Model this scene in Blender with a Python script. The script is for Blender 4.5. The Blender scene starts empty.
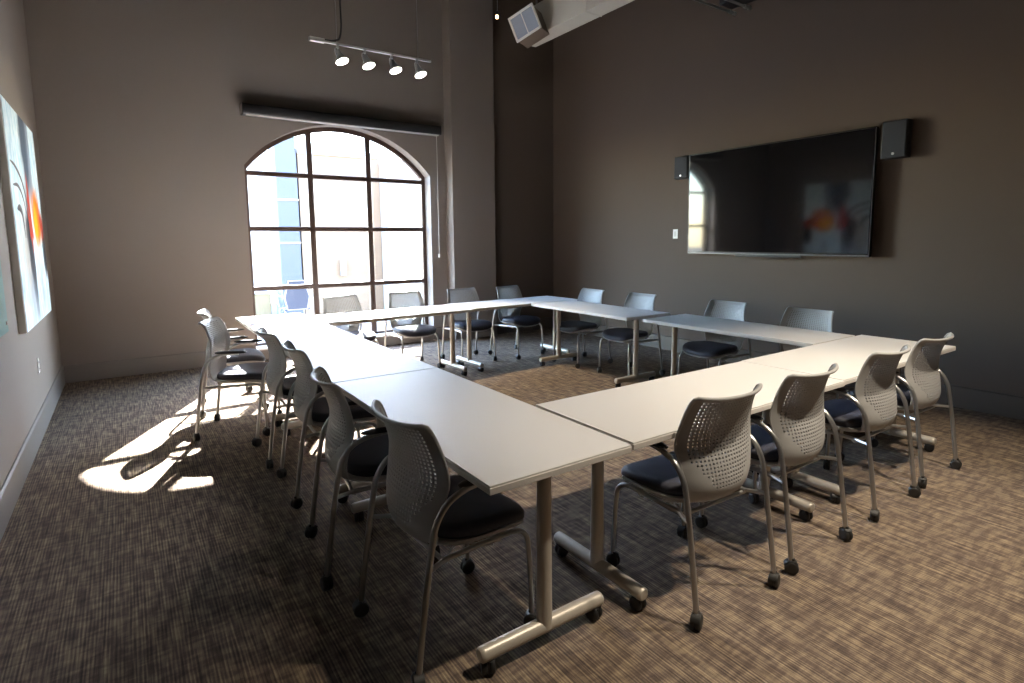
import bpy, bmesh, math, random
from mathutils import Vector, Matrix

random.seed(4)
scene = bpy.context.scene
COL = scene.collection

# ------------------------------------------------------------------ camera
CAM_Z = 1.48
F_PX, PITCH, YAW, ROLL, PX, PY = 568.364, .1214, .6068, -.0072, 520.843, 309.143
fwd = Vector((math.sin(YAW) * math.cos(PITCH), math.cos(YAW) * math.cos(PITCH), -math.sin(PITCH)))
rgt = Vector((math.cos(YAW), -math.sin(YAW), 0))
upv = rgt.cross(fwd)
cr, sr = math.cos(ROLL), math.sin(ROLL)
R2 = rgt * cr + upv * sr
U2 = -rgt * sr + upv * cr
cam_data = bpy.data.cameras.new('camera')
cam = bpy.data.objects.new('camera', cam_data)
COL.objects.link(cam)
m3 = Matrix((R2, U2, -fwd)).transposed()
cam.matrix_world = Matrix.Translation((0, 0, CAM_Z)) @ m3.to_4x4()
cam_data.sensor_fit = 'HORIZONTAL'
cam_data.sensor_width = 36
cam_data.lens = F_PX * 36 / 1024
cam_data.shift_x = (512 - PX) / 1024
cam_data.shift_y = (PY - 341.5) / 1024
cam_data.clip_start = .05
scene.camera = cam

# ------------------------------------------------------------------ world, sun, exposure
scene.view_settings.view_transform = 'Standard'
scene.view_settings.look = 'None'
scene.view_settings.gamma = 1
scene.view_settings.use_curve_mapping = False
scene.view_settings.exposure = 1.17
scene.cycles.use_denoising = True
scene.cycles.max_bounces = 14
scene.cycles.diffuse_bounces = 8
scene.cycles.glossy_bounces = 5
scene.cycles.transparent_max_bounces = 12
scene.cycles.sample_clamp_indirect = 12

world = bpy.data.worlds.new('sky')
scene.world = world
world.use_nodes = True
wn = world.node_tree
wn.nodes.clear()
wo = wn.nodes.new('ShaderNodeOutputWorld')
wb = wn.nodes.new('ShaderNodeBackground')
sky = wn.nodes.new('ShaderNodeTexSky')
sky.sky_type = 'NISHITA'
sky.sun_disc = False
sky.sun_elevation = math.radians(33.3)
sky.sun_rotation = math.atan2(.69, 1.36)
sky.air_density = 1.0
sky.dust_density = .4
wn.links.new(sky.outputs[0], wb.inputs[0])
wb.inputs[1].default_value = 3.9
wn.links.new(wb.outputs[0], wo.inputs[0])

SUN_DIR = Vector((-.70, -1.38, -1.0)).normalized()
sd = bpy.data.lights.new('sun', 'SUN')
sd.energy = 64
sd.color = (1.0, .98, .95)
sd.angle = math.radians(.6)
so = bpy.data.objects.new('sun', sd)
COL.objects.link(so)
so.rotation_euler = SUN_DIR.to_track_quat('-Z', 'Y').to_euler()


def spot(name, loc, target, watts, color=(1, .83, .6), angle=80, blend=.8, radius=.06):
    d = bpy.data.lights.new(name, 'SPOT')
    d.energy = watts
    d.color = color
    d.spot_size = math.radians(angle)
    d.spot_blend = blend
    d.shadow_soft_size = radius
    o = bpy.data.objects.new(name, d)
    COL.objects.link(o)
    o.location = loc
    o.rotation_euler = (Vector(target) - Vector(loc)).to_track_quat('-Z', 'Y').to_euler()
    return o


# first three: ceiling spots of the tracks over the near half of the room
WARM = (1, .87, .70)
spot('ceiling_spot', (2.5, .35, 3.7), (2.45, 1.25, 0), 195, WARM, 66, .6, .05)
spot('ceiling_spot', (3.9, .3, 3.7), (3.5, 1.2, 0), 210, WARM, 66, .6, .05)
spot('ceiling_spot', (2.4, 2.4, 3.8), (-.1, 2.0, 0), 20, WARM, 58, .8, .05)
spot('ceiling_spot', (1.6, 2.2, 4.7), (4.40, 6.2, 4.1), 26, (1, .95, .88), 14, .6, .05)  # added spot to brighten the air register and duct, no fixture

# ------------------------------------------------------------------ materials


def mat(name, color, rough=.5, metal=0.0, spec=.5, **kw):
    m = bpy.data.materials.new(name)
    m.use_nodes = True
    b = m.node_tree.nodes['Principled BSDF']
    b.inputs['Base Color'].default_value = (*color, 1)
    b.inputs['Roughness'].default_value = rough
    b.inputs['Metallic'].default_value = metal
    b.inputs['Specular IOR Level'].default_value = spec
    for k, v in kw.items():
        b.inputs[k].default_value = v
    return m


class NT:
    """small helper to wire node trees"""

    def __init__(self, m):
        self.t = m.node_tree
        self.b = self.t.nodes.get('Principled BSDF')

    def n(self, kind, **kw):
        x = self.t.nodes.new(kind)
        for k, v in kw.items():
            setattr(x, k, v)
        return x

    def l(self, a, b):
        self.t.links.new(a, b)

    def math(self, op, a, b=None, c=None):
        x = self.n('ShaderNodeMath', operation=op)
        for i, v in enumerate((a, b, c)):
            if v is None:
                continue
            if isinstance(v, (int, float)):
                x.inputs[i].default_value = v
            else:
                self.l(v, x.inputs[i])
        return x.outputs[0]

    def noise(self, vec, scale, detail=2, rough=.5):
        x = self.n('ShaderNodeTexNoise')
        x.inputs['Scale'].default_value = scale
        x.inputs['Detail'].default_value = detail
        x.inputs['Roughness'].default_value = rough
        if vec is not None:
            self.l(vec, x.inputs['Vector'])
        return x.outputs['Fac']

    def mapping(self, vec, scale=(1, 1, 1), loc=(0, 0, 0), rot=(0, 0, 0)):
        x = self.n('ShaderNodeMapping')
        x.inputs['Scale'].default_value = scale
        x.inputs['Location'].default_value = loc
        x.inputs['Rotation'].default_value = rot
        self.l(vec, x.inputs['Vector'])
        return x.outputs[0]

    def ramp(self, fac, stops):
        x = self.n('ShaderNodeValToRGB')
        e = x.color_ramp.elements
        while len(e) < len(stops):
            e.new(.5)
        for i, (p, c) in enumerate(stops):
            e[i].position = p
            e[i].color = (*c, 1) if not isinstance(c, (int, float)) else (c, c, c, 1)
        self.l(fac, x.inputs[0])
        return x.outputs[0]

    def mix(self, fac, a, b, mode='MIX'):
        x = self.n('ShaderNodeMix', data_type='RGBA', blend_type=mode)
        if isinstance(fac, (int, float)):
            x.inputs[0].default_value = fac
        else:
            self.l(fac, x.inputs[0])
        for i, v in ((6, a), (7, b)):
            if isinstance(v, tuple):
                x.inputs[i].default_value = (*v, 1)
            else:
                self.l(v, x.inputs[i])
        return x.outputs[2]

    def bump(self, h, strength=.2, dist=.01):
        x = self.n('ShaderNodeBump')
        x.inputs['Strength'].default_value = strength
        x.inputs['Distance'].default_value = dist
        self.l(h, x.inputs['Height'])
        self.l(x.outputs[0], self.b.inputs['Normal'])


def obj_coords(nt):
    return nt.n('ShaderNodeTexCoord').outputs['Object']


# painted wall: taupe with roller texture
M_WALL = mat('taupe_paint', (.235, .203, .184), .7, spec=.18)
nt = NT(M_WALL)
oc = obj_coords(nt)
nt.l(nt.mix(nt.noise(oc, 1.3, 3), (.228, .197, .179), (.242, .209, .189)), nt.b.inputs['Base Color'])
nt.bump(nt.noise(oc, 180, 2), .08, .002)
M_BASE = mat('taupe_baseboard_paint', (.19, .164, .148), .5, spec=.4)
nt = NT(M_BASE)
nt.bump(nt.noise(obj_coords(nt), 60, 2), .03, .002)
M_WALLDIM = mat('taupe_paint_dimmed', (.128, .098, .080), .75, spec=.12)  # wall paint with the dimness of the right side put into its colour
nt = NT(M_WALLDIM)
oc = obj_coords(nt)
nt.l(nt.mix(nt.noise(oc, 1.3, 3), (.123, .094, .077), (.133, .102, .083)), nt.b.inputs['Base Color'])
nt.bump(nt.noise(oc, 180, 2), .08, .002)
M_BASEDIM = mat('baseboard_paint_dimmed', (.11, .088, .074), .4, spec=.4)  # baseboard darkened with that wall, dimness held in the colour
nt = NT(M_BASEDIM)
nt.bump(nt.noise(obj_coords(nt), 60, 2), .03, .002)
M_CEIL = mat('dark_ceiling_paint', (.018, .016, .015), .8)
nt = NT(M_CEIL)
nt.bump(nt.noise(obj_coords(nt), 40, 2), .05, .004)

# carpet: striated loop pile, streaks running down the room with short cross dashes
M_CARPET = mat('striated_carpet', (.2, .15, .1), .95, spec=.1)
nt = NT(M_CARPET)
oc = obj_coords(nt)
streak = nt.noise(nt.mapping(oc, (120, 4.0, 1)), 1, 2, .6)
streak2 = nt.noise(nt.mapping(oc, (55, 6, 1), (3, 7, 0)), 1, 1)
dash = nt.noise(nt.mapping(oc, (10, 30, 1), (11, 2, 0)), 1, 2, .55)
block = nt.noise(nt.mapping(oc, (26, 7, 1), (5, 9, 0)), 1, 2, .5)
pile = nt.noise(nt.mapping(oc, (480, 300, 1)), 1, 1)
wv = nt.n('ShaderNodeTexWave', wave_type='BANDS', bands_direction='X')
wv.inputs['Scale'].default_value = 26
wv.inputs['Distortion'].default_value = 1.6
wv.inputs['Detail'].default_value = 2
wv.inputs['Detail Scale'].default_value = .35
nt.l(nt.mapping(oc, (1, .22, 1)), wv.inputs['Vector'])
rows = wv.outputs['Fac']


def sharpen(f, lo, hi):
    mr = nt.n('ShaderNodeMapRange')
    nt.l(f, mr.inputs[0])
    mr.inputs[1].default_value = lo
    mr.inputs[2].default_value = hi
    return mr.outputs[0]


s = nt.math('MULTIPLY', sharpen(streak, .34, .64), .34)
s = nt.math('ADD', s, nt.math('MULTIPLY', sharpen(streak2, .36, .62), .14))
s = nt.math('ADD', s, nt.math('MULTIPLY', sharpen(dash, .38, .60), .20))
s = nt.math('ADD', s, nt.math('MULTIPLY', sharpen(block, .38, .60), .14))
s = nt.math('ADD', s, nt.math('MULTIPLY', pile, .16))
s = nt.math('ADD', s, nt.math('MULTIPLY', nt.math('SUBTRACT', rows, .5), .22))
colr = nt.ramp(s, [(.14, (.060, .047, .042)), (.45, (.130, .096, .076)), (.68, (.232, .176, .121)), (.93, (.39, .308, .20))])
nt.l(colr, nt.b.inputs['Base Color'])
nt.bump(nt.math('ADD', pile, streak), .5, .006)

M_TOP = mat('white_laminate', (.64, .625, .60), .5, spec=.3)
nt = NT(M_TOP)
nt.bump(nt.noise(obj_coords(nt), 300, 1), .02, .001)
M_EDGE = mat('edge_band', (.66, .63, .59), .45)
nt = NT(M_EDGE)
nt.bump(nt.noise(obj_coords(nt), 90, 1), .02, .001)
M_CHAMP = mat('champagne_metallic_paint', (.50, .455, .39), .38, .25)
nt = NT(M_CHAMP)
nt.bump(nt.noise(obj_coords(nt), 350, 1), .02, .0005)
M_BLACK = mat('black_plastic', (.012, .012, .013), .45)
nt = NT(M_BLACK)
nt.bump(nt.noise(obj_coords(nt), 200, 1), .05, .001)
M_CASTER = mat('caster_grey_black', (.022, .021, .019), .5)
nt = NT(M_CASTER)
nt.bump(nt.noise(obj_coords(nt), 200, 1), .04, .001)
M_CHROME = mat('satin_silver_tube', (.42, .415, .405), .30, .85)
nt = NT(M_CHROME)
nt.bump(nt.noise(obj_coords(nt), 300, 1), .02, .0005)
M_SHELL = mat('light_grey_shell', (.36, .355, .345), .45, spec=.4)
nt = NT(M_SHELL)
nt.bump(nt.noise(obj_coords(nt), 260, 2), .05, .001)
M_SEAT = mat('navy_fabric', (.022, .023, .034), .6, spec=.4, **{'Sheen Weight': .08, 'Sheen Tint': (.6, .68, 1, 1)})
nt = NT(M_SEAT)
oc = obj_coords(nt)
nt.l(nt.mix(nt.noise(oc, 380, 1), (.018, .019, .029), (.033, .035, .050)), nt.b.inputs['Base Color'])
nt.bump(nt.noise(oc, 500, 1), .3, .002)
M_BRONZE = mat('dark_bronze_frame', (.075, .045, .035), .4, .2)
nt = NT(M_BRONZE)
nt.bump(nt.noise(obj_coords(nt), 80, 1), .03, .001)
M_SILL = mat('sill_white', (.62, .58, .54), .5)
M_CASSETTE = mat('shade_cassette', (.035, .034, .038), .28, .3)
M_SHADEWHITE = mat('shade_fabric_edge', (.6, .58, .55), .6)
M_WHITEPL = mat('white_plastic', (.75, .74, .72), .4)
M_DUCT = mat('pale_duct_paint', (.60, .57, .51), .55)
nt = NT(M_DUCT)
nt.bump(nt.noise(obj_coords(nt), 30, 2), .04, .003)
M_VENTBACK = mat('vent_mesh_blue_grey', (.34, .40, .52), .6)
nt = NT(M_VENTBACK)
wv = nt.n('ShaderNodeTexWave', wave_type='BANDS', bands_direction='Z')
wv.inputs['Scale'].default_value = 30
nt.l(obj_coords(nt), wv.inputs['Vector'])
nt.bump(wv.outputs['Fac'], .4, .004)
M_BROWNBOX = mat('plenum_brown_shade', (.17, .13, .10), .6)  # brown stands for the shadowed side of the register box
M_STEEL = mat('galvanised_conduit', (.42, .41, .40), .35, .8)
M_SCREEN = mat('black_glass_screen', (.003, .003, .004), .06, spec=.42)
M_BEZEL = mat('dark_bezel', (.02, .02, .022), .25, .3)
M_TRIMBAR = mat('brushed_trim_bar', (.10, .10, .105), .35, .7)
M_SPEAKER = mat('speaker_grille', (.018, .021, .03), .7)
nt = NT(M_SPEAKER)
nt.bump(nt.noise(obj_coords(nt), 600, 1), .5, .002)
M_LOGO = mat('small_silver_badge', (.6, .6, .6), .3, .6)
M_SOCKET = mat('socket_slot', (.05, .05, .05), .5)

M_GLASS = bpy.data.materials.new('clear_window_glass')
M_GLASS.use_nodes = True
g = M_GLASS.node_tree
g.nodes.clear()
go = g.nodes.new('ShaderNodeOutputMaterial')
gm = g.nodes.new('ShaderNodeMixShader')
gt = g.nodes.new('ShaderNodeBsdfTransparent')
gg = g.nodes.new('ShaderNodeBsdfGlossy')
gf = g.nodes.new('ShaderNodeFresnel')
gf.inputs['IOR'].default_value = 1.3
gt.inputs[0].default_value = (.95, .97, .97, 1)
gg.inputs['Roughness'].default_value = .02
g.links.new(gf.outputs[0], gm.inputs[0])
g.links.new(gt.outputs[0], gm.inputs[1])
g.links.new(gg.outputs[0], gm.inputs[2])
g.links.new(gm.outputs[0], go.inputs[0])

M_TEAL = mat('pale_teal_glass_board', (.42, .60, .57), .06, spec=.6)
M_CONCRETE = mat('patio_concrete', (.13, .125, .118), .85)
nt = NT(M_CONCRETE)
nt.bump(nt.noise(obj_coords(nt), 20, 4), .2, .01)
M_TAN = mat('tan_lap_siding', (.17, .128, .095), .75)
nt = NT(M_TAN)
wv = nt.n('ShaderNodeTexWave', wave_type='BANDS', bands_direction='Z', wave_profile='SAW')
wv.inputs['Scale'].default_value = 1.6
nt.l(obj_coords(nt), wv.inputs['Vector'])
nt.bump(wv.outputs['Fac'], .6, .03)
M_BLUE = mat('stucco_blue_shade', (.060, .072, .105), .8)  # bluish outdoor shade on the column put into the stucco colour
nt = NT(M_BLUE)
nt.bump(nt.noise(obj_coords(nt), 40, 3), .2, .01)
M_STUCCO = mat('white_stucco', (.25, .245, .24), .85)
nt = NT(M_STUCCO)
nt.bump(nt.noise(obj_coords(nt), 40, 3), .2, .01)
M_PATIOBLUE = mat('blue_sling_fabric', (.05, .062, .10), .8)
M_PLANTER = mat('ochre_planter', (.13, .11, .07), .8)


def emis(name, color, strength):
    m = bpy.data.materials.new(name)
    m.use_nodes = True
    b = m.node_tree.nodes['Principled BSDF']
    b.inputs['Base Color'].default_value = (*color, 1)
    b.inputs['Emission Color'].default_value = (*color, 1)
    b.inputs['Emission Strength'].default_value = strength
    return m


M_LAMP = emis('lamp_face', (1, .96, .88), 9)
M_BULB = emis('bare_bulb', (1, .58, .22), 9)

# ------------------------------------------------------------------ mesh helpers


def BM():
    return bmesh.new()


def box(bm, c, s, rot=None, bevel=0, seg=2):
    r = bmesh.ops.create_cube(bm, size=1)
    M = Matrix.Translation(c) @ (rot.to_4x4() if rot is not None else Matrix.Identity(4)) @ Matrix.Diagonal((*s, 1))
    bmesh.ops.transform(bm, matrix=M, verts=r['verts'])
    if bevel:
        es = list({e for v in r['verts'] for e in v.link_edges})
        bmesh.ops.bevel(bm, geom=es, offset=bevel, segments=seg, affect='EDGES', profile=.5)


def smooth_path(pts, n=6):
    """Catmull-Rom through pts"""
    P = [Vector(p) for p in pts]
    if len(P) < 3:
        return P
    out = []
    ext = [P[0] * 2 - P[1]] + P + [P[-1] * 2 - P[-2]]
    for i in range(1, len(ext) - 2):
        p0, p1, p2, p3 = ext[i - 1:i + 3]
        for k in range(n):
            t = k / n
            out.append(.5 * ((2 * p1) + (p2 - p0) * t + (2 * p0 - 5 * p1 + 4 * p2 - p3) * t * t + (3 * p1 - p0 - 3 * p2 + p3) * t ** 3))
    out.append(P[-1])
    return out


def tube(bm, pts, r, seg=10, flat=1.0):
    P = [Vector(p) for p in pts]
    rr = r if isinstance(r, (list, tuple)) else [r] * len(P)
    rings = []
    ref = None
    for i, p in enumerate(P):
        t = (P[min(i + 1, len(P) - 1)] - P[max(i - 1, 0)]).normalized()
        if ref is None:
            ref = Vector((0, 0, 1)) if abs(t.z) < .9 else Vector((1, 0, 0))
        a = (ref - t * ref.dot(t)).normalized()
        ref = a
        b = t.cross(a)
        rings.append([bm.verts.new(p + (a * math.cos(2 * math.pi * k / seg) * flat + b * math.sin(2 * math.pi * k / seg)) * rr[i]) for k in range(seg)])
    for A, B in zip(rings, rings[1:]):
        for k in range(seg):
            bm.faces.new((A[k], A[(k + 1) % seg], B[(k + 1) % seg], B[k]))
    bm.faces.new(rings[0][::-1])
    bm.faces.new(rings[-1])


def lathe(bm, prof, seg=20, M=None):
    rings = []
    vs = []
    for r, z in prof:
        ring = []
        for k in range(seg):
            a = 2 * math.pi * k / seg
            v = bm.verts.new((r * math.cos(a), r * math.sin(a), z))
            ring.append(v)
            vs.append(v)
        rings.append(ring)
    for A, B in zip(rings, rings[1:]):
        for k in range(seg):
            bm.faces.new((A[k], A[(k + 1) % seg], B[(k + 1) % seg], B[k]))
    bm.faces.new(rings[0][::-1])
    bm.faces.new(rings[-1])
    if M is not None:
        bmesh.ops.transform(bm, matrix=M, verts=vs)


def prism(bm, poly, axis_a, axis_b, off0, off1, origin=(0, 0, 0)):
    """polygon given in (a, b) coordinates, extruded along a x b from off0 to off1"""
    a, b = Vector(axis_a), Vector(axis_b)
    n = a.cross(b)
    o = Vector(origin)
    A = [bm.verts.new(o + a * p[0] + b * p[1] + n * off0) for p in poly]
    B = [bm.verts.new(o + a * p[0] + b * p[1] + n * off1) for p in poly]
    bm.faces.new(A[::-1])
    bm.faces.new(B)
    k = len(poly)
    for i in range(k):
        bm.faces.new((A[i], A[(i + 1) % k], B[(i + 1) % k], B[i]))


def obj(name, bm, m, parent=None, smooth=True, angle=40):
    bmesh.ops.recalc_face_normals(bm, faces=bm.faces)
    me = bpy.data.meshes.new(name)
    bm.to_mesh(me)
    bm.free()
    me.materials.append(m)
    if smooth:
        me.polygons.foreach_set('use_smooth', [True] * len(me.polygons))
        me.set_sharp_from_angle(angle=math.radians(angle))
    o = bpy.data.objects.new(name, me)
    COL.objects.link(o)
    if parent is not None:
        o.parent = parent
    return o


def thing(name, label, cat, loc=(0, 0, 0), rz=0, group=None):
    o = bpy.data.objects.new(name, None)
    o.empty_display_size = .1
    COL.objects.link(o)
    o.location = loc
    o.rotation_euler = (0, 0, rz)
    o['label'] = label
    o['category'] = cat
    if group:
        o['group'] = group
    return o


def tag(o, label, cat, group=None):
    o['label'] = label
    o['category'] = cat
    if group:
        o['group'] = group
    return o


def struct(name, bm, m, parent=None, smooth=False):
    o = obj(name, bm, m, parent, smooth)
    if parent is None:
        o['kind'] = 'structure'
    return o


def dup(root, loc, rz, label, group):
    def cp(o, par):
        c = o.copy()
        COL.objects.link(c)
        c.parent = par
        if o.name.startswith('caster'):
            c.rotation_euler.z = random.uniform(-3, 3)
        for ch in [x for x in list(o.children)]:
            cp(ch, c)
        return c
    r = cp(root, None)
    r.location = loc
    r.rotation_euler = (0, 0, rz)
    r['label'] = label
    r['group'] = group
    return r


# ------------------------------------------------------------------ room shell
XL, XR, YB, YF, ZC = -.63, 5.89, 7.64, -2.6, 5.3
YB2 = 7.53
WT = .26
bm = BM()
box(bm, ((XL + XR) / 2, (YF + YB) / 2, -.05), (XR - XL + .6, YB - YF + .6, .1))
struct('floor', bm, M_CARPET)
bm = BM()
box(bm, ((XL + XR) / 2, (YF + YB) / 2, ZC + .05), (XR - XL + .6, YB - YF + .8, .1))
struct('ceiling', bm, M_CEIL)
bm = BM()
box(bm, (XL - .1, (YF + YB) / 2, ZC / 2), (.2, YB - YF + .2, ZC))
struct('wall_left', bm, M_WALL)
bm = BM()
box(bm, (XR + .1, (YF + YB) / 2, ZC / 2), (.2, YB - YF + .2, ZC))
struct('wall_right', bm, M_WALLDIM)
bm = BM()
box(bm, ((XL + XR) / 2, YF - .1, ZC / 2), (XR - XL + .4, .2, ZC))
struct('wall_front', bm, M_WALL)

# window wall with a segmental-arch opening
OX0, OX1, OZ0, OZS, RISE = 1.268, 3.72, .13, 2.40, .585
HALF = (OX1 - OX0) / 2
OCX = (OX0 + OX1) / 2
RAD = (HALF ** 2 + RISE ** 2) / (2 * RISE)
OCZ = OZS + RISE - RAD


def arch_z(x, inset=0.0):
    r = RAD - inset
    return OCZ + math.sqrt(max(r * r - (x - OCX) ** 2, 0))


def arch_poly(inset, n=32, z0=OZ0):
    """closed outline of the opening, shrunk by inset"""
    x0, x1 = OX0 + inset, OX1 - inset
    pts = [(x0, z0 + inset), (x1, z0 + inset)]
    for i in range(n + 1):
        x = x1 + (x0 - x1) * i / n
        pts.append((x, arch_z(x, inset)))
    return pts


bm = BM()
NA = 36
xs = [XL - .2] + [OX0 + (OX1 - OX0) * i / NA for i in range(NA + 1)] + [XR + .2]
for y0, y1 in ((YB, YB + WT),):
    # columns: left of, above / below the opening, right of
    def cell(poly):
        prism(bm, poly, (1, 0, 0), (0, 0, 1), -y0, -y1)
    cell([(xs[0], 0), (OX0, 0), (OX0, ZC), (xs[0], ZC)])
    cell([(OX1, 0), (xs[-1], 0), (xs[-1], ZC), (OX1, ZC)])
    cell([(OX0, 0), (OX1, 0), (OX1, OZ0), (OX0, OZ0)])
    A = [(x, arch_z(x)) for x in xs[1:-1]]
    cell(A + [(OX1, ZC), (OX0, ZC)])
struct('wall_back', bm, M_WALL)

# pilaster beside the window and the shallow furred wall to its right
PX0, PX1, PYF = 3.968, 4.69, 7.42
bm = BM()
box(bm, ((PX0 + PX1) / 2, (PYF + YB) / 2 + .01, ZC / 2), (PX1 - PX0, YB - PYF + .02, ZC), bevel=.004, seg=1)
struct('wall_pilaster', bm, M_WALL)
bm = BM()
box(bm, ((PX1 + XR) / 2 + .03, (YB2 + YB) / 2, ZC / 2), (XR - PX1 - .06 + .1, YB - YB2 + .02, ZC))
struct('wall_recess', bm, M_WALLDIM)

# baseboards, with an eased top edge
BH, BD = .19, .016


def baseboard(name, p0, p1, n, m=None):
    p0, p1, n = Vector(p0), Vector(p1), Vector(n)
    d = (p1 - p0)
    L = d.length
    d.normalize()
    bm = BM()
    prof = [(0, 0), (BD, 0), (BD, BH - .012), (BD * .4, BH), (0, BH)]
    A = [bm.verts.new(p0 + n * a + Vector((0, 0, b))) for a, b in prof]
    B = [bm.verts.new(p1 + n * a + Vector((0, 0, b))) for a, b in prof]
    k = len(prof)
    bm.faces.new(A)
    bm.faces.new(B[::-1])
    for i in range(k):
        bm.faces.new((A[i], A[(i + 1) % k], B[(i + 1) % k], B[i]))
    struct(name, bm, m or M_BASE)


baseboard('baseboard_left', (XL, YF, 0), (XL, YB, 0), (1, 0, 0))
baseboard('baseboard_back', (XL + BD, YB, 0), (OX0, YB, 0), (0, -1, 0))
baseboard('baseboard_beside_window', (OX1, YB, 0), (PX0, YB, 0), (0, -1, 0))
baseboard('baseboard_pilaster', (PX0, PYF, 0), (PX1, PYF, 0), (0, -1, 0))
baseboard('baseboard_recess', (PX1, YB2, 0), (XR - BD, YB2, 0), (0, -1, 0), M_BASEDIM)
baseboard('baseboard_right', (XR, YF, 0), (XR, YB2, 0), (-1, 0, 0), M_BASEDIM)

# ------------------------------------------------------------------ arched window
YW = 7.86      # glass plane
win = bpy.data.objects.new('window_1', None)
COL.objects.link(win)
win['kind'] = 'structure'
bm = BM()
FW = .055
outer, inner = arch_poly(0.0), arch_poly(FW)
k = len(outer)
ring = []
for (ox, oz), (ix, iz) in zip(outer, inner):
    ring.append([bm.verts.new(v) for v in ((ox, YW - .035, oz), (ix, YW - .035, iz), (ix, YW + .035, iz), (ox, YW + .035, oz))])
for i in range(k):
    A, B = ring[i], ring[(i + 1) % k]
    for j in range(4):
        bm.faces.new((A[j], A[(j + 1) % 4], B[(j + 1) % 4], B[j]))
obj('frame', bm, M_BRONZE, win, True, 30)['kind'] = 'structure'
VX = (2.085, 2.875)
HZ = (2.33, 1.642, .882)
bm = BM()
for x in VX:
    zt = arch_z(x, FW * .6)
    box(bm, (x, YW, (OZ0 + zt) / 2), (.075, .07, zt - OZ0), bevel=.006, seg=1)
for z in HZ:
    box(bm, (OCX, YW, z), (OX1 - OX0 - .02, .066, .058), bevel=.006, seg=1)
obj('muntins', bm, M_BRONZE, win, True, 30)
bm = BM()
poly = arch_poly(FW * .8)
bm.faces.new([bm.verts.new((x, YW, z)) for x, z in poly])
obj('glass', bm, M_GLASS, win, False)
bm = BM()
box(bm, (OCX, (YB + YW) / 2 - .03, OZ0 + .012), (OX1 - OX0, YW - YB + .04, .024), bevel=.004, seg=1)
struct('trim_1', bm, M_SILL)

# roller shade cassette over the window
rs = thing('roller_shade', 'long dark roller shade cassette mounted above the arched window', 'window shade', (2.55, 7.55, 2.97))
x0, x1 = -1.28, 1.27
bm = BM()
prism(bm, [(-.085, .0), (.07, .0), (.085, .02), (.085, .10), (.07, .118), (-.085, .118)], (0, -1, 0), (0, 0, 1), -x0, -x1)
for v in bm.verts:
    v.co.y += 0
obj('cassette', bm, M_CASSETTE, rs)
for x in (x0 - .006, x1 + .006):
    bm = BM()
    box(bm, (x, 0, .059), (.012, .176, .124), bevel=.003, seg=1)
    obj('end_cap', bm, M_CASSETTE, rs)
bm = BM()
box(bm, (0, -.045, -.006), (2.5, .03, .014), bevel=.003, seg=1)
obj('hem_bar', bm, M_SHADEWHITE, rs)
bm = BM()
tube(bm, [(1.235, -.02, 0), (1.235, -.02, -1.68)], .004, 6)
tube(bm, [(1.250, .01, 0), (1.250, .01, -1.68)], .004, 6)
tube(bm, smooth_path([(1.235, -.02, -1.68), (1.2425, -.005, -1.71), (1.25, .01, -1.68)]), .004, 6)
ch = obj('pull_chain', bm, M_SHADEWHITE, rs)
bm = BM()
lathe(bm, [(.002, -1.74), (.012, -1.735), (.012, -1.69), (.003, -1.68)], 10, Matrix.Translation((1.2425, -.005, 0)))
obj('chain_weight', bm, M_WHITEPL, ch)

# ------------------------------------------------------------------ flip-top tables


def caster_bm(r=.028, w=.018, gap=.006):
    """twin-wheel caster, centre of wheels at z = r"""
    bm = BM()
    for s in (-1, 1):
        M = Matrix.Translation((s * (gap / 2 + w / 2), 0, r)) @ Matrix.Rotation(math.pi / 2, 4, 'Y')
        lathe(bm, [(r * .45, -w / 2), (r * .82, -w / 2), (r * .95, -w / 2 + .003), (r, -w / 2 + .007), (r, w / 2 - .007), (r * .95, w / 2 - .003), (r * .82, w / 2), (r * .45, w / 2)], 22, M)
    # hood over the wheels
    n = 10
    for i in range(n):
        a0, a1 = math.pi * (i / n) * .62 + .35, math.pi * ((i + 1) / n) * .62 + .35
        rr = r + .004
        vs = []
        for a in (a0, a1):
            for x in (-(gap / 2 + w * .8), (gap / 2 + w * .8)):
                vs.append(bm.verts.new((x, rr * math.cos(a), r + rr * math.sin(a))))
        bm.faces.new((vs[0], vs[1], vs[3], vs[2]))
    box(bm, (0, 0, r), (gap, r * 1.5, r * 1.5))
    lathe(bm, [(.009, r), (.009, r * 2 + .012)], 10, Matrix.Translation((0, -.004, 0)))
    return bm


TABLE_CASTER = None
CHAIR_CASTER = None


def mesh_of(bm, name, m):
    o = obj(name, bm, m)
    me = o.data
    bpy.data.objects.remove(o)
    return me


ME_TCASTER = mesh_of(caster_bm(.029, .02, .008), 'caster', M_BLACK)
ME_CCASTER = mesh_of(caster_bm(.030, .018, .004), 'caster', M_CASTER)


def inst(name, me, parent, loc, rz=0):
    o = bpy.data.objects.new(name, me)
    COL.objects.link(o)
    o.parent = parent
    o.location = loc
    o.rotation_euler = (0, 0, rz)
    return o


TT, TH, TD = .030, .735, .61


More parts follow.
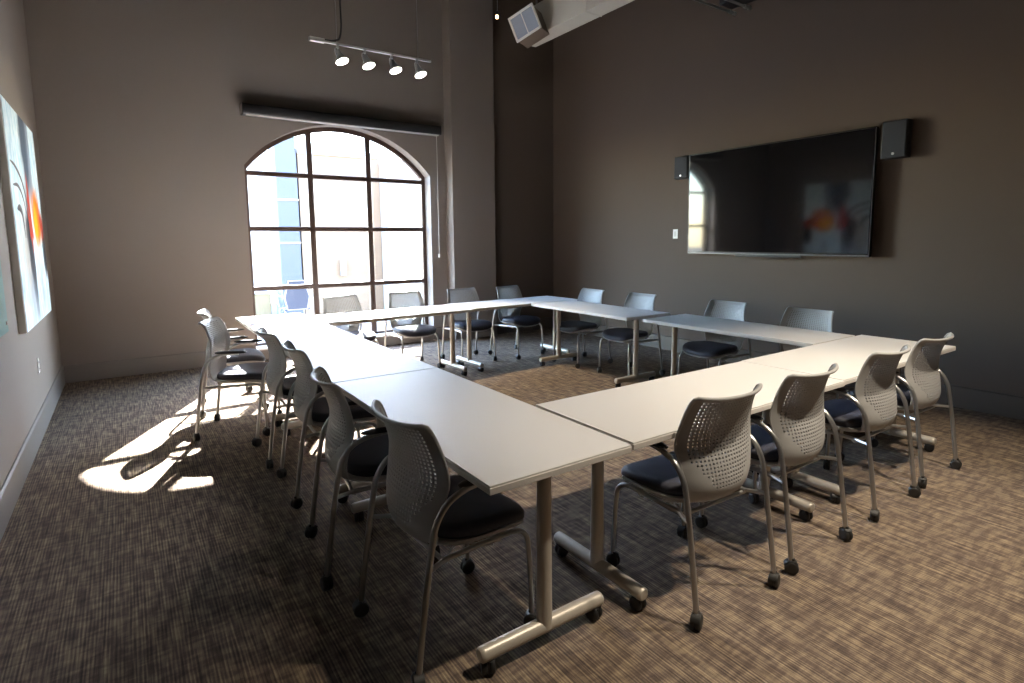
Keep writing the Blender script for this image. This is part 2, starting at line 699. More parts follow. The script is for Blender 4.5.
def make_table(cx, cy, length, rz, label, inset=(.135, .135)):
    """long side along local x; origin on the floor under the centre"""
    t = thing('flip_top_table', label, 'table', (cx, cy, 0), rz, 'white flip-top tables arranged in a hollow rectangle')
    h = length / 2
    bm = BM()
    box(bm, (0, 0, TH - .003), (length - .003, TD - .003, .006), bevel=.0015, seg=1)
    top = obj('tabletop', bm, M_TOP, t, True, 30)
    bm = BM()
    box(bm, (0, 0, TH - .006 - (TT - .006) / 2), (length, TD, TT - .006), bevel=.0025, seg=1)
    eb = obj('edge_band', bm, M_EDGE, top, True, 30)
    for s, ins in ((-1, inset[0]), (1, inset[1])):
        x = s * (h - ins)
        bm = BM()
        zt = TH - TT - .012
        lathe(bm, [(.0315, .075), (.0295, .09), (.0275, .35), (.0258, zt - .01), (.0258, zt)], 22, Matrix.Translation((x, 0, 0)))
        leg = obj('leg', bm, M_CHAMP, t)
        bm = BM()
        prof = []
        y0, y1 = -.275, .275
        Mx = Matrix.Translation((x, 0, .078)) @ Matrix.Rotation(math.pi / 2, 4, 'X')
        lathe(bm, [(.004, y0 - .004), (.021, y0 - .002), (.0265, y0 + .004), (.0275, y0 + .014), (.0285, 0), (.0275, y1 - .014), (.0265, y1 - .004), (.021, y1 + .002), (.004, y1 + .004)], 22, Mx)
        foot = obj('foot', bm, M_CHAMP, leg)
        for yy in (-.243, .243):
            inst('caster', ME_TCASTER, foot, (x, yy, 0), random.uniform(-2.5, 2.5))
        # hinge bracket and release handle under the top
        bm = BM()
        box(bm, (x, 0, TH - TT - .014), (.07, .16, .028), bevel=.005, seg=1)
        box(bm, (x, .10, TH - TT - .012), (.05, .10, .022), bevel=.004, seg=1)
        box(bm, (x - s * .05, -.12, TH - TT - .010), (.10, .03, .018), bevel=.004, seg=1)
        obj('hinge_bracket', bm, M_BLACK, t, True, 30)
    bm = BM()
    xa, xb = -(h - inset[0]) + .03, (h - inset[1]) - .03
    box(bm, ((xa + xb) / 2, 0, TH - TT - .028), (xb - xa, .045, .035), bevel=.006, seg=1)
    obj('beam', bm, M_BLACK, t, True, 30)
    return t


def table_y(x0, x1, y0, y1, label, inset=(.13, .13), rz=0):
    """table whose long side runs along world y"""
    return make_table((x0 + x1) / 2, (y0 + y1) / 2, y1 - y0, math.pi / 2 + rz, label, inset)


table_y(.86, 1.47, 1.412, 2.984, 'white table at the near left corner, open end towards the camera')
table_y(.86, 1.47, 2.991, 4.615, 'middle white table of the left row')
table_y(.86, 1.47, 4.622, 6.20, 'sun-bleached white table at the far end of the left row')
R = math.radians
make_table(2.285, 5.60, 1.60, R(2.0), 'white table of the far row in front of the arched window', (.12, .12))
make_table(3.86, 5.70, 1.54, R(2.0), 'white table of the far row in front of the pilaster', (.12, .12))
table_y(3.89, 4.50, 3.83, 5.375, 'white right-row table nearest the room corner, beyond the narrow gap', (.17, .12))
table_y(3.945, 4.555, 2.07, 3.685, 'white right-row table opposite the television, on the near side of the gap', (.13, .13))
make_table(2.27, 1.727, 1.565, 0, 'white table of the front row butted against the near left table', (.105, .20))
make_table(3.845, 1.745, 1.57, R(.6), 'white table of the front row whose far end points at the right wall', (.12, .14))

# ------------------------------------------------------------------ chairs


def lerp_tab(tab, t):
    for (a, va), (b, vb) in zip(tab, tab[1:]):
        if t <= b:
            k = (t - a) / (b - a)
            k = max(0, min(1, k))
            return va + (vb - va) * k
    return tab[-1][1]


def csmooth(tab, t):
    """smooth (Catmull-Rom like) lookup of a table"""
    n = len(tab)
    for i in range(n - 1):
        if t <= tab[i + 1][0] or i == n - 2:
            a, b = tab[i], tab[i + 1]
            p = tab[max(i - 1, 0)]
            q = tab[min(i + 2, n - 1)]
            h = b[0] - a[0]
            k = max(0, min(1, (t - a[0]) / h))
            ma = (b[1] - p[1]) / (b[0] - p[0]) if b[0] != p[0] else 0
            mb = (q[1] - a[1]) / (q[0] - a[0]) if q[0] != a[0] else 0
            k2, k3 = k * k, k ** 3
            return (2 * k3 - 3 * k2 + 1) * a[1] + (k3 - 2 * k2 + k) * h * ma + (-2 * k3 + 3 * k2) * b[1] + (k3 - k2) * h * mb


# v: 0 bottom of the back, 1 top edge
HW = [(0, .130), (.03, .157), (.08, .174), (.2, .190), (.35, .209), (.5, .229), (.56, .2285), (.7, .215), (.85, .202), (.97, .191), (1.0, .188)]
BY = [(0, -.125), (.04, -.150), (.10, -.174), (.2, -.187), (.35, -.176), (.5, -.157), (.62, -.157), (.78, -.175), (.9, -.197), (.97, -.216), (1.0, -.228)]
BZ = [(0, .424), (.04, .428), (.10, .448), (.2, .497), (.5, .652), (.9, .838), (.97, .864), (1.0, .868)]


def back_point(u, v):
    hw = csmooth(HW, v)
    y = csmooth(BY, v)
    z = csmooth(BZ, v)
    wrap = .040 * (u * u) + .012 * u ** 4
    return Vector((hw * u, y + wrap, z + .008 * abs(u) ** 3 * v))


def back_bm():
    NU, NV = 24, 33
    hu0, hu1 = 2, NU - 3           # perforated columns
    hv0, hv1 = 6, NV - 3
    us, ucell = [], []
    for c in range(NU):
        a, w = c / NU, 1 / NU
        parts = (0, .265, .735) if hu0 <= c <= hu1 else (0, .5)
        for j, p in enumerate(parts):
            us.append(a + w * p)
            ucell.append((c, len(parts) == 3 and j == 1))
    us.append(1.0)
    vs, vcell = [], []
    for c in range(NV):
        a, w = c / NV, 1 / NV
        parts = (0, .23, .77) if hv0 <= c <= hv1 else (0, .5)
        for j, p in enumerate(parts):
            vs.append(a + w * p)
            vcell.append((c, len(parts) == 3 and j == 1))
    vs.append(1.0)
    nu, nv = len(us) - 1, len(vs) - 1
    bm = BM()
    T = .006
    F, B = {}, {}
    for i in range(nu + 1):
        for j in range(nv + 1):
            u, v = us[i] * 2 - 1, vs[j]
            p = back_point(u, v)
            e = 1e-3
            du = back_point(min(u + e, 1), v) - back_point(max(u - e, -1), v)
            dv = back_point(u, min(v + e, 1)) - back_point(u, max(v - e, 0))
            n = du.cross(dv).normalized()     # points to -y (rear) or +y
            if n.y < 0:
                n = -n
            F[i, j] = bm.verts.new(p + n * T / 2)
            B[i, j] = bm.verts.new(p - n * T / 2)

    def present(i, j):
        if not (0 <= i < nu and 0 <= j < nv):
            return False
        if ucell[i][1] and vcell[j][1]:
            # the hole field follows a barrel outline, pinched towards the foot
            u = (us[i] + us[i + 1]) - 1
            v = (vs[j] + vs[j + 1]) / 2
            if abs(u) < min(1, .35 + 1.9 * (v - .17)):
                return False
        return True
    for i in range(nu):
        for j in range(nv):
            if not present(i, j):
                continue
            bm.faces.new((F[i, j], F[i + 1, j], F[i + 1, j + 1], F[i, j + 1]))
            bm.faces.new((B[i, j], B[i, j + 1], B[i + 1, j + 1], B[i + 1, j]))
            for (di, dj, a, b) in ((-1, 0, (i, j), (i, j + 1)), (1, 0, (i + 1, j), (i + 1, j + 1)), (0, -1, (i, j), (i + 1, j)), (0, 1, (i, j + 1), (i + 1, j + 1))):
                if not present(i + di, j + dj):
                    bm.faces.new((F[a], F[b], B[b], B[a]))
    # rolled rim along the sides and the top edge
    path = [back_point(-1, v / 24) for v in range(3, 25)] + [back_point(u / 8 - 1, 1) for u in range(1, 16)] + [back_point(1, v / 24) for v in range(24, 2, -1)]
    tube(bm, path, [.0045 + .0035 * max(0, (p.z - .70) / .16) for p in path], 8)
    return bm


def superellipse(hx, hy, n, seg=44):
    out = []
    for k in range(seg):
        a = 2 * math.pi * k / seg
        c, s_ = math.cos(a), math.sin(a)
        out.append((hx * math.copysign(abs(c) ** (2 / n), c), hy * math.copysign(abs(s_) ** (2 / n), s_)))
    return out


def cushion_bm(hx, hy, cy, layers, warp):
    """stack of superellipse rings: layers = (scale_inset, z)"""
    bm = BM()
    rings = []
    for ins, z in layers:
        ring = []
        for x, y in superellipse(hx - ins, hy - ins, 3.6):
            y += cy
            w = 1 - .10 * max(0, -(y - cy) / hy)      # narrower towards the back
            ring.append(bm.verts.new((x * w, y, z + warp(x * w, y))))
        rings.append(ring)
    k = len(rings[0])
    for A, B in zip(rings, rings[1:]):
        for i in range(k):
            bm.faces.new((A[i], A[(i + 1) % k], B[(i + 1) % k], B[i]))
    for ring, z in ((rings[0], layers[0][1]), (rings[-1], layers[-1][1])):
        c = bm.verts.new((0, cy, z + warp(0, cy)))
        for i in range(k):
            bm.faces.new((ring[i], ring[(i + 1) % k], c))
    return bm


def seat_warp(x, y):
    d = max(0, y - .12) / .13
    return -.020 * d * d + .012 * (x / .22) ** 2 + .012 * max(0, (-y - .05) / .15)


def make_chair(label, group):
    c = thing('stacking_armchair', label, 'chair', (0, 0, 0), 0, group)
    obj('backrest', back_bm(), M_SHELL, c, True, 50)
    bm = cushion_bm(.228, .200, .080, [(.012, .430), (.0, .440), (.0, .462), (.010, .476), (.035, .483), (.09, .486)], seat_warp)
    obj('seat_pad', bm, M_SEAT, c, True, 60)
    bm = cushion_bm(.230, .205, .068, [(.05, .404), (.014, .412), (.0, .422), (.0, .432), (.012, .436)], seat_warp)
    obj('seat_shell', bm, M_SHELL, c, True, 60)
    for s in (-1, 1):
        bm = BM()
        path = smooth_path([(s * .243, -.242, .058), (s * .242, -.234, .12), (s * .240, -.206, .31), (s * .239, -.178, .48), (s * .239, -.158, .555), (s * .240, -.115, .612), (s * .242, -.05, .642), (s * .245, .015, .653), (s * .247, .085, .655)], 5)
        tube(bm, path, .0115, 10)
        leg = obj('rear_leg', bm, M_CHROME, c)
        inst('caster', ME_CCASTER, leg, (s * .243, -.245, 0), random.uniform(-2.5, 2.5))
        bm = BM()
        path = smooth_path([(s * .230, .246, .058), (s * .229, .246, .12), (s * .222, .238, .33), (s * .216, .222, .385), (s * .208, .18, .402), (s * .20, .05, .398), (s * .198, -.12, .392)], 5)
        tube(bm, path, .0105, 10)
        leg = obj('front_leg', bm, M_CHROME, c)
        inst('caster', ME_CCASTER, leg, (s * .230, .246, 0), random.uniform(-2.5, 2.5))
        bm = BM()
        tube(bm, [(s * .195, -.10, .393), (s * .240, -.192, .398)], .009, 8)
        obj('side_stretcher', bm, M_CHROME, c)
        bm = BM()
        pts = []
        n = 10
        for i in range(n + 1):
            t = i / n
            pts.append((t, .5 * (1 - abs(2 * t - 1) ** 4)))
        path = [Vector((s * (.244 + .003 * t), -.075 + .215 * t, .664)) for t, _ in pts]
        tube(bm, path, [max(.008, .021 * (1 - abs(2 * t - 1) ** 6) ** .5) for t, _ in pts], 12, .55)
        obj('armrest', bm, M_BLACK, c, True, 60)
    bm = BM()
    tube(bm, [(-.20, .12, .385), (.20, .12, .385)], .009, 8)
    tube(bm, [(-.198, -.11, .385), (.198, -.11, .385)], .009, 8)
    tube(bm, smooth_path([(-.19, .10, .372), (-.1, .0, .366), (-.19, -.10, .372)]), .004, 6)
    tube(bm, smooth_path([(.19, .10, .372), (.1, .0, .366), (.19, -.10, .372)]), .004, 6)
    obj('under_frame', bm, M_CHROME, c)
    return c


def face(dx, dy):
    """rotation that turns local +y to (dx, dy)"""
    return math.atan2(-dx, dy)


CH = [
    # x, y, heading, label, group
    (1.945, 1.508, face(.045, 1), 'grey armchair of the front row nearest the near left table corner', 'chairs of the front row'),
    (2.572, 1.508, face(0, 1), 'second grey armchair of the front row from the near left table', 'chairs of the front row'),
    (3.378, 1.515, face(0, 1), 'third grey armchair of the front row from the near left table', 'chairs of the front row'),
    (4.045, 1.535, face(.02, 1), 'grey armchair of the front row nearest the right wall', 'chairs of the front row'),
    (.925, 1.862, face(1, .05), 'shadowed grey armchair closest to the camera on the left row', 'chairs of the left row'),
    (.880, 2.552, face(1, -.13), 'second grey armchair from the camera on the left row', 'chairs of the left row'),
    (.945, 3.430, face(1, -.05), 'third grey armchair from the camera on the left row', 'chairs of the left row'),
    (.932, 4.130, face(1, -.02), 'fourth grey armchair from the camera on the left row, back to the sun patch', 'chairs of the left row'),
    (.665, 4.890, face(.918, -.396), 'grey armchair turned aslant at the edge of the floor sun patch', 'chairs of the left row'),
    (.715, 5.600, face(.99, -.10), 'sunlit grey armchair at the far left table end, behind the aslant chair', 'chairs of the left row'),
    (1.950, 6.110, face(.16, -1), 'pale backlit armchair in front of the middle window panes', 'chairs of the far row'),
    (2.690, 6.120, face(.02, -1), 'backlit grey armchair in front of the rightmost window panes', 'chairs of the far row'),
    (3.430, 6.080, face(0, -1), 'grey armchair at the far row in front of the pilaster', 'chairs of the far row'),
    (4.110, 6.020, face(.21, -.98), 'grey armchair turned slightly at the far row before the dark wall recess', 'chairs of the far row'),
    (4.462, 5.140, face(-1, .03), 'grey armchair of the right row nearest the room corner', 'chairs of the right row'),
    (4.500, 4.370, face(-1, .03), 'grey armchair of the right row just beyond the gap between tables', 'chairs of the right row'),
    (4.545, 3.310, face(-1, .0), 'grey armchair of the right row just before the gap, in front of the television', 'chairs of the right row'),
    (4.550, 2.520, face(-1, .0), 'grey armchair of the right row nearest the front row tables', 'chairs of the right row'),
]
chair0 = make_chair(CH[0][3], CH[0][4])
chair0.location = (CH[0][0], CH[0][1], 0)
chair0.rotation_euler = (0, 0, CH[0][2])
for x, y, rz, lab, gr in CH[1:]:
    dup(chair0, (x, y, 0), rz, lab, gr)

# ------------------------------------------------------------------ television wall
TX = 5.78
tv = thing('television', 'large black wall-mounted television reflecting the window and painting', 'television', (TX, 3.612, 1.895))
tv.rotation_euler = (0, math.radians(-.7), 0)
ty, tz = 1.06, .602
bm = BM()
box(bm, (.022, 0, 0), (.044, 2 * ty, 2 * tz), bevel=.004, seg=1)
obj('housing', bm, M_BEZEL, tv, True, 30)
bm = BM()
box(bm, (-.001, 0, .008), (.004, 2 * ty - .028, 2 * tz - .045))
obj('screen', bm, M_SCREEN, tv, False)
bm = BM()
box(bm, (-.002, 0, -tz + .009), (.008, 2 * ty - .004, .014), bevel=.002, seg=1)
for s in (-1, 1):
    box(bm, (-.001, s * (ty - .004), 0), (.006, .006, 2 * tz - .02), bevel=.001, seg=1)
obj('trim_bar', bm, M_TRIMBAR, tv, True, 30)
bm = BM()
box(bm, (.02, .0, -tz - .012), (.03, .78, .024), bevel=.005, seg=1)
obj('sensor_bar', bm, M_BLACK, tv, True, 30)
bm = BM()
box(bm, (.071, 0, 0), (.054, .9, .5), bevel=.006, seg=1)
obj('wall_bracket', bm, M_BLACK, tv, True, 30)


def speaker(y0, y1, z0, z1, label):
    cy, cz = (y0 + y1) / 2, (z0 + z1) / 2
    w, h = abs(y1 - y0), z1 - z0
    s = thing('wall_speaker', label, 'speaker', (5.885, cy, cz), 0, 'speakers flanking the television')
    bm = BM()
    box(bm, (-.05, 0, 0), (.10, w, h), bevel=.012, seg=2)
    obj('cabinet', bm, M_BLACK, s, True, 30)
    bm = BM()
    box(bm, (-.103, 0, 0), (.008, w - .02, h - .02), bevel=.004, seg=1)
    gr = obj('grille', bm, M_SPEAKER, s, True, 30)
    bm = BM()
    lathe(bm, [(.001, 0), (.012, 0), (.012, .003), (.001, .004)], 12, Matrix.Translation((-.107, 0, -h / 2 + .04)) @ Matrix.Rotation(-math.pi / 2, 4, 'Y'))
    obj('badge', bm, M_LOGO, gr)


speaker(4.70, 4.918, 2.222, 2.50, 'small black speaker at the television edge nearer the corner')
speaker(2.298, 2.515, 2.19, 2.525, 'black speaker at the television edge farther from the window')

sw = thing('wall_switch', 'small white switch plate on the right wall below the small speaker', 'light switch', (5.888, 4.955, 1.541))
bm = BM()
box(bm, (-.003, 0, 0), (.006, .075, .118), bevel=.002, seg=1)
obj('plate', bm, M_WHITEPL, sw, True, 30)
bm = BM()
box(bm, (-.008, 0, 0), (.006, .034, .066), bevel=.002, seg=1)
obj('rocker', bm, M_SHADEWHITE, sw, True, 30)

ol = thing('wall_outlet', 'white outlet plate low on the left wall near the corner', 'outlet', (XL, 5.86, .51))
bm = BM()
box(bm, (.003, 0, 0), (.006, .072, .116), bevel=.002, seg=1)
obj('plate', bm, M_WHITEPL, ol, True, 30)
for dz in (-.026, .026):
    bm = BM()
    lathe(bm, [(.001, 0), (.016, 0), (.015, .003), (.001, .003)], 14, Matrix.Translation((.006, 0, dz)) @ Matrix.Rotation(math.pi / 2, 4, 'Y'))
    so_ = obj('socket', bm, M_WHITEPL, ol)
    bm = BM()
    for dy in (-.006, .006):
        box(bm, (.0095, dy, dz + .002), (.001, .002, .009))
    obj('slots', bm, M_SOCKET, so_)

# ------------------------------------------------------------------ painting and glass board on the left wall
PY0, PY1, PZ0, PZ1 = 5.10, 6.72, .865, 2.455
pw, ph = PY1 - PY0, PZ1 - PZ0
paint = thing('canvas_painting', 'tall abstract canvas with orange burst and dark strokes on pale blue', 'painting', (XL, (PY0 + PY1) / 2, (PZ0 + PZ1) / 2))
M_CANVAS = mat('abstract_paint', (.7, .78, .82), .85, spec=.12)
nt = NT(M_CANVAS)
oc = obj_coords(nt)
sep = nt.n('ShaderNodeSeparateXYZ')
nt.l(oc, sep.inputs[0])
wob = nt.noise(nt.mapping(oc, (1, 5, 2.2)), 1.5, 4, .6)
wob2 = nt.noise(nt.mapping(oc, (1, 9, 3), (3, 5, 1)), 2.2, 4, .65)
U = nt.math('ADD', nt.math('ADD', nt.math('DIVIDE', sep.outputs['Y'], pw), .5), nt.math('MULTIPLY', nt.math('SUBTRACT', wob, .5), .16))
V = nt.math('ADD', nt.math('ADD', nt.math('DIVIDE', sep.outputs['Z'], ph), .5), nt.math('MULTIPLY', nt.math('SUBTRACT', wob2, .5), .16))


def blob(u0, v0, su, sv, soft=.35):
    a = nt.math('POWER', nt.math('ABSOLUTE', nt.math('DIVIDE', nt.math('SUBTRACT', U, u0), su)), 2)
    b = nt.math('POWER', nt.math('ABSOLUTE', nt.math('DIVIDE', nt.math('SUBTRACT', V, v0), sv)), 2)
    d = nt.math('SQRT', nt.math('ADD', a, b))
    mr = nt.n('ShaderNodeMapRange')
    mr.interpolation_type = 'SMOOTHSTEP'
    nt.l(d, mr.inputs[0])
    mr.inputs[1].default_value = 1 - soft
    mr.inputs[2].default_value = 1 + soft
    mr.inputs[3].default_value = 1
    mr.inputs[4].default_value = 0
    return mr.outputs[0]


cc = nt.ramp(wob2, [(.3, (.42, .62, .74)), (.5, (.66, .80, .87)), (.7, (.88, .92, .93))])
for (u0, v0, su, sv, colr_, k, soft) in [
    (.55, .90, .13, .30, (.045, .06, .10), .92, .35),
    (.68, .82, .07, .26, (.16, .19, .26), .7, .4),
    (.30, .34, .13, .20, (.50, .42, .34), .7, .5),
    (.44, .33, .08, .28, (.025, .025, .035), .92, .4),
    (.38, .42, .08, .11, (.03, .03, .04), .85, .5),
    (.50, .52, .055, .18, (.55, .055, .02), .95, .3),
    (.95, .36, .07, .16, (.03, .025, .03), .95, .3),
    (.76, .52, .15, .14, (.90, .20, .012), 1.0, .35),
    (.71, .49, .07, .09, (1.0, .48, .02), .9, .5),
    (.92, .50, .07, .07, (.50, .05, .02), .9, .4),
    (.72, .15, .05, .10, (.30, .34, .42), .6, .5),
    (.35, .12, .10, .10, (.35, .38, .45), .5, .5),
]:
    f = nt.math('MULTIPLY', blob(u0, v0, su, sv, soft), k)
    cc = nt.mix(f, cc, colr_)
nt.l(cc, nt.b.inputs['Base Color'])
nt.bump(wob2, .3, .006)
M_CANVASEDGE = mat('canvas_edge', (.80, .80, .79), .7)
bm = BM()
box(bm, (.022, 0, 0), (.044, pw, ph), bevel=.004, seg=1)
obj('stretcher_frame', bm, M_CANVASEDGE, paint, True, 30)
bm = BM()
box(bm, (.0452, 0, 0), (.002, pw - .01, ph - .01))
obj('canvas', bm, M_CANVAS, paint, False)
M_INK = mat('black_brush_paint', (.02, .02, .025), .4)
for pts, w in (([(-.72, .38), (-.50, .36), (-.25, .28), (-.08, .12), (-.02, .02)], .018), ([(-.70, .22), (-.48, .23), (-.30, .17), (-.18, .04)], .016), ([(-.62, .06), (-.50, .07), (-.40, .02), (-.36, -.14)], .03)):
    bm = BM()
    P = smooth_path([(0, a, b) for a, b in pts], 6)
    n = len(P)
    tube(bm, [Vector((.0462, p.y, p.z)) for p in P], [max(.003, w * math.sin(math.pi * (i + .6) / (n + .2)) ** .6) for i in range(n)], 8, 1)
    for v in bm.verts:
        v.co.x = .0462 + (v.co.x - .0462) * .12
    obj('brush_stroke', bm, M_INK, paint)

gb = thing('glass_board', 'pale teal glass writing board on the left wall, cut off by the frame', 'board', (XL, 3.45, 1.65))
bm = BM()
box(bm, (.034, 0, 0), (.008, 2.0, 1.37), bevel=.002, seg=1)
obj('glass_sheet', bm, M_TEAL, gb, True, 30)
for dy in (-.95, .95):
    for dz in (-.63, .63):
        bm = BM()
        lathe(bm, [(.012, 0), (.012, .04), (.009, .044), (.001, .045)], 14, Matrix.Translation((0, dy, dz)) @ Matrix.Rotation(math.pi / 2, 4, 'Y'))
        obj('standoff', bm, M_STEEL, gb)

# ------------------------------------------------------------------ track light
M_TRACKW = mat('white_track', (.85, .84, .83), .4)
M_HEADS = mat('silver_lamp_head', (.62, .62, .62), .28, .7)
trk = thing('track_light', 'white four-lamp track light hanging before the window wall', 'track light', (0, 0, 0))
TY, TZ = 6.0, 3.458
TA, TB = Vector((1.662, TY, TZ)), Vector((2.968, TY, TZ))
bm = BM()
box(bm, ((TA.x + TB.x) / 2, TY, TZ), (TB.x - TA.x, .022, .022), bevel=.002, seg=1)
obj('bar', bm, M_TRACKW, trk, True, 30)
bm = BM()
box(bm, (TA.x + .065, TY, TZ + .004), (.15, .040, .042), bevel=.005, seg=1)
fb = obj('feed_box', bm, M_TRACKW, trk, True, 30)
bm = BM()
tube(bm, smooth_path([(TA.x + .13, TY, TZ + .015), (TA.x + .25, TY, TZ + .03), (TA.x + .305, TY, TZ + .10), (TA.x + .315, TY, TZ + .4), (TA.x + .29, TY, ZC)]), .009, 8)
obj('cable', bm, M_BLACK, fb)
for x in (1.926, 2.813):
    bm = BM()
    tube(bm, [(x, TY, TZ), (x, TY, ZC)], .0045, 8)
    obj('hanger_rod', bm, M_STEEL, trk)
AIMS = [((2.75, 4.85, 0), 1.931), ((2.95, 4.8, 0), 2.21), ((3.2, 4.8, 0), 2.508), ((3.5, 4.8, 0), 2.797)]
for i, (aim, x) in enumerate(AIMS):
    hd = None
    piv = Vector((x, TY, TZ - .055))
    d = (Vector(aim) - piv).normalized()
    q = d.to_track_quat('-Z', 'Y').to_matrix().to_4x4()
    M = Matrix.Translation(piv) @ q @ Matrix.Scale(1.2, 4)
    bm = BM()
    lathe(bm, [(.014, TZ - .045), (.014, TZ - .012), (.02, TZ - .012), (.02, TZ)], 14, Matrix.Translation((x, TY, 0)))
    # open yoke of two curved arms
    for s in (-1, 1):
        pts = [(0, 0, .012), (s * .03, 0, .0), (s * .05, 0, -.04), (s * .056, 0, -.085)]
        tube(bm, [M @ Vector(p) for p in smooth_path(pts, 4)], .006, 8)
    yk = obj('lamp_head', bm, M_HEADS, trk)
    bm = BM()
    lathe(bm, [(.017, -.005), (.02, -.02), (.022, -.045), (.05, -.088), (.056, -.098), (.056, -.108), (.053, -.108)], 22, M)
    lp = obj('reflector', bm, M_HEADS, yk)
    bm = BM()
    lathe(bm, [(.001, -.1095), (.03, -.1105), (.053, -.1085), (.053, -.106), (.001, -.106)], 22, M)
    obj('lamp', bm, M_LAMP, yk)
    p = piv + d * .15
    spot('track_spot', p, aim, 66, (1, .82, .56), 46, .5, .04)

# single bare lamp on a thin cord by the duct
bl = thing('pendant_bulb', 'tiny glowing bulb on a thin cord beside the air register', 'lamp', (4.0, 6.233, 4.212))
bm = BM()
tube(bm, [(.005, 0, .05), (.03, 0, ZC - 4.212)], .004, 6)
obj('cord', bm, M_STEEL, bl)
bm = BM()
lathe(bm, [(.016, .02), (.018, .03), (.018, .06), (.006, .07)], 14)
obj('lamp_holder', bm, M_BLACK, bl)
bm = BM()
lathe(bm, [(.001, -.022), (.012, -.018), (.018, -.004), (.017, .010), (.012, .022)], 14)
obj('bulb', bm, M_BULB, bl)

# ------------------------------------------------------------------ duct, register, conduits
dk = thing('air_duct', 'pale square air duct running overhead along the right wall', 'duct', (4.85, 6.76, 4.17))
bm = BM()
box(bm, (0, -1.25, .2), (.26, 2.5 - .0, .40), bevel=.004, seg=1)
box(bm, (0, -5.0, .2), (.26, 5.0, .40), bevel=.004, seg=1)
obj('body', bm, M_DUCT, dk, True, 30)
bm = BM()
for y in (-1.345, -4.0):
    box(bm, (0, y, .2), (.272, .016, .412), bevel=.003, seg=1)
obj('seam', bm, M_DUCT, dk, True, 30)
bm = BM()
box(bm, (0, -.2, .78), (.02, .02, .76))
box(bm, (0, -3.2, .78), (.02, .02, .76))
obj('hanger', bm, M_STEEL, dk)

K = 1.16
camv = Vector((0, 0, CAM_Z))
rc = [camv + (Vector(p) - camv) * K for p in ((3.66884127, 5.49296974, 3.90144603), (3.81391822, 5.24168909, 4.01275133), (3.87208647, 5.14093872, 3.75491135), (3.72258005, 5.39989144, 3.62326158))]
ctr = sum(rc, Vector()) / 4
eu = ((rc[1] - rc[0]) + (rc[2] - rc[3])).normalized()
nn = Vector((-.866, -.5, 0))
ev = nn.cross(eu).normalized()
if ev.z < 0:
    ev = -ev
wu = ((rc[1] - rc[0]).length + (rc[2] - rc[3]).length) / 2
wv_ = ((rc[0] - rc[3]).length + (rc[1] - rc[2]).length) / 2
rg = thing('air_register', 'white-framed air register with grey louvres on the duct end', 'vent', ctr)
B3 = Matrix((eu, ev, nn)).transposed()
rg.rotation_euler = B3.to_euler()
bm = BM()
box(bm, (0, 0, -.16), (wu - .03, wv_ - .03, .30), bevel=.004, seg=1)
obj('plenum_box', bm, M_BROWNBOX, rg, True, 30)
bm = BM()
fwid = .026
for sx, sy, w, h in ((0, 1, wu, fwid), (0, -1, wu, fwid), (1, 0, fwid, wv_), (-1, 0, fwid, wv_)):
    box(bm, (sx * (wu - fwid) / 2, sy * (wv_ - fwid) / 2, .0), (w, h, .022), bevel=.003, seg=1)
box(bm, (0, 0, 0), (.010, wv_ - .03, .014))
obj('frame', bm, M_TRACKW, rg, True, 30)
bm = BM()
nsl = 12
for i in range(nsl):
    y = -wv_ / 2 + .03 + (wv_ - .06) * (i + .5) / nsl
    box(bm, (0, y, -.004), (wu - .05, .020, .002), Matrix.Rotation(math.radians(35), 3, 'X'))
obj('louvres', bm, M_VENTBACK, rg, False)

for y, x0c, lab in ((4.175, 4.6, 'steel conduit meeting the right wall, on the window side of the pair'), (3.99, 4.8, 'steel conduit meeting the right wall, on the camera side of the pair')):
    cd = thing('conduit', lab, 'pipe', (XR, y, 4.0), 0, 'conduits high on the right wall')
    bm = BM()
    tube(bm, [(-2.4, 0, 0), (-.01, 0, 0)], .014, 12)
    obj('pipe', bm, M_STEEL, cd)
    bm = BM()
    for xx in (-.10, -.03):
        tube(bm, [(xx - .02, 0, 0), (xx + .02, 0, 0)], .020, 12)
    obj('coupling', bm, M_STEEL, cd)
bm = BM()
box(bm, (-.12 + XR, 4.05, 4.14), (.24, .36, .16), bevel=.01, seg=1)
tag(obj('junction_box', bm, M_BLACK, None, True, 30), 'black box on the right wall just above the two conduits', 'electrical box')

# ------------------------------------------------------------------ outdoors, seen through the window
bm = BM()
box(bm, (3, 20, -.08), (60, 24.0, .1))
struct('exterior_ground', bm, M_CONCRETE)
EY = 12.0
bd = thing('siding_building', 'low tan sided building across the patio behind the window', 'building', (0, EY, -.03))
bm = BM()
box(bm, (3.805, 1.5, 1.62), (1.67, 3.0, 3.24))
obj('wall', bm, M_TAN, bd, False)
bm = BM()
box(bm, (3.805, 1.50, 3.30), (1.67, 3.1, .12), bevel=.01, seg=1)
obj('roof', bm, M_STUCCO, bd, True, 30)
wl = thing('wall_sconce', 'white wall sconce on the tan siding outside', 'lamp', (3.76, EY, .93))
bm = BM()
box(bm, (0, -.05, .0), (.10, .08, .34), bevel=.01, seg=1)
obj('shade', bm, M_STUCCO, wl, True, 30)
bm = BM()
box(bm, (0, -.01, 0), (.07, .02, .2))
obj('back_plate', bm, M_STEEL, wl, False)
wb_ = thing('stucco_building', 'white stucco building wing with a framed opening, outside at right', 'building', (0, EY - .4, -.03))
bm = BM()
box(bm, (6.15, 1.6, 1.6), (3.0, 3.2, 3.2))
obj('wall', bm, M_STUCCO, wb_, False)
bm = BM()
for a, b, w, h in ((5.40, 1.55, .08, 2.0), (6.50, 1.55, .08, 2.0), (5.95, 2.55, 1.18, .08), (5.95, .55, 1.18, .08)):
    box(bm, (a, -.02, b), (w, .06, h), bevel=.006, seg=1)
obj('opening_frame', bm, M_DUCT, wb_, True, 30)
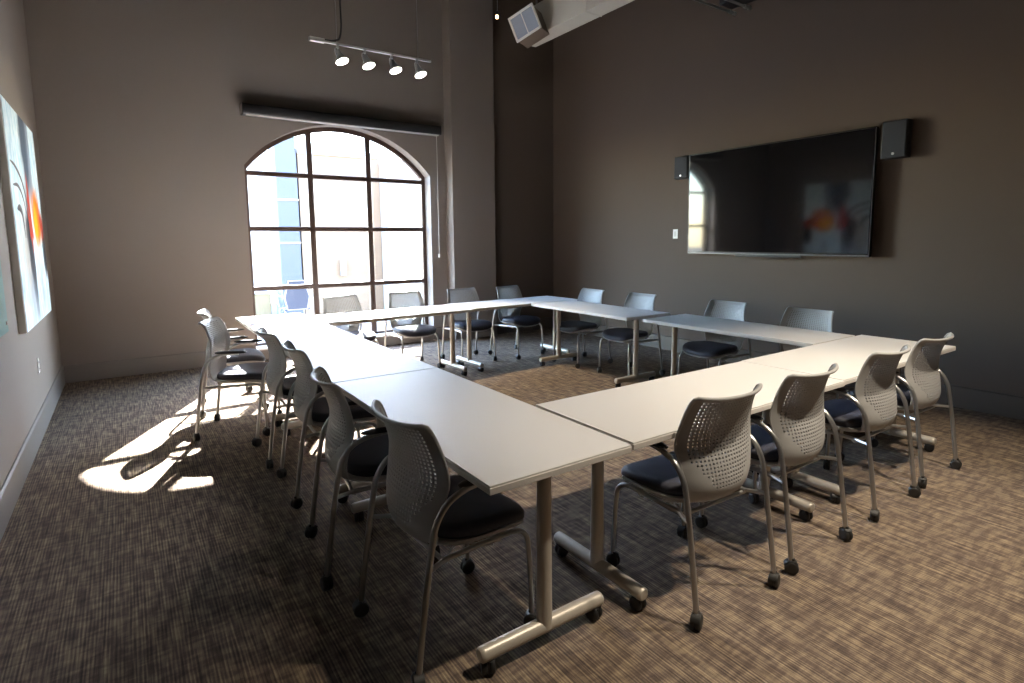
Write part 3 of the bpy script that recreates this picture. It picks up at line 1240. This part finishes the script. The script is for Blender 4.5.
bm = BM()
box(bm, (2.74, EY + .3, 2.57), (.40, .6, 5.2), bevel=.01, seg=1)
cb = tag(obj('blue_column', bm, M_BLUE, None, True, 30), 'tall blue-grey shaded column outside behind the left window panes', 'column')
bm = BM()
for z in (1.45, 2.30):
    box(bm, (2.74, EY + .0, z), (.42, .03, .035), bevel=.004, seg=1)
obj('band', bm, M_STUCCO, cb, True, 30)
fb_ = thing('far_building', 'bright white building far outside behind the left panes', 'building', (0, 20, -.03))
bm = BM()
box(bm, (1.0, 1.5, 2.4), (6.0, 3.0, 4.8))
obj('wall', bm, M_STUCCO, fb_, False)
bm = BM()
box(bm, (1.0, 1.5, 4.88), (6.2, 3.2, .16), bevel=.01, seg=1)
obj('roof', bm, M_DUCT, fb_, True, 30)
pl = thing('patio_planter', 'ochre planter box on the patio outside the left window pane', 'planter', (2.35, 12.35, -.03))
bm = BM()
box(bm, (-.24, 0, .24), (.50, .3, .48), bevel=.015, seg=1)
obj('box', bm, M_PLANTER, pl, True, 30)
bm = BM()
box(bm, (-.24, 0, .49), (.54, .34, .04), bevel=.01, seg=1)
obj('rim', bm, M_STUCCO, pl, True, 30)

pc = thing('patio_chair', 'blue sling patio chair with pale frame outside the left window panes', 'chair', (2.24, 9.75, -.03), math.pi)
bm = BM()
hexa = [(-.15, .42), (.15, .42), (.19, .62), (.12, .88), (-.12, .88), (-.19, .62)]
prism(bm, hexa, (1, 0, 0), (0, 0, 1), -.01, .01, (0, .2, 0))
obj('backrest', bm, M_PATIOBLUE, pc, False)
bm = BM()
box(bm, (0, 0, .42), (.40, .42, .02), bevel=.008, seg=1)
obj('seat', bm, M_PATIOBLUE, pc, True, 30)
bm = BM()
tube(bm, [(x, .2, z) for x, z in hexa] + [(hexa[0][0], .2, hexa[0][1])], .014, 8)
obj('back_frame', bm, M_STUCCO, pc)
for sx in (-1, 1):
    for sy in (-1, 1):
        bm = BM()
        tube(bm, [(sx * .19, sy * .19, .42), (sx * .21, sy * .22, 0)], .013, 8)
        obj('leg', bm, M_STUCCO, pc)
    bm = BM()
    tube(bm, smooth_path([(sx * .17, .2, .62), (sx * .24, .1, .64), (sx * .24, -.15, .63), (sx * .20, -.19, .44)]), .013, 8)
    obj('armrest', bm, M_STUCCO, pc)
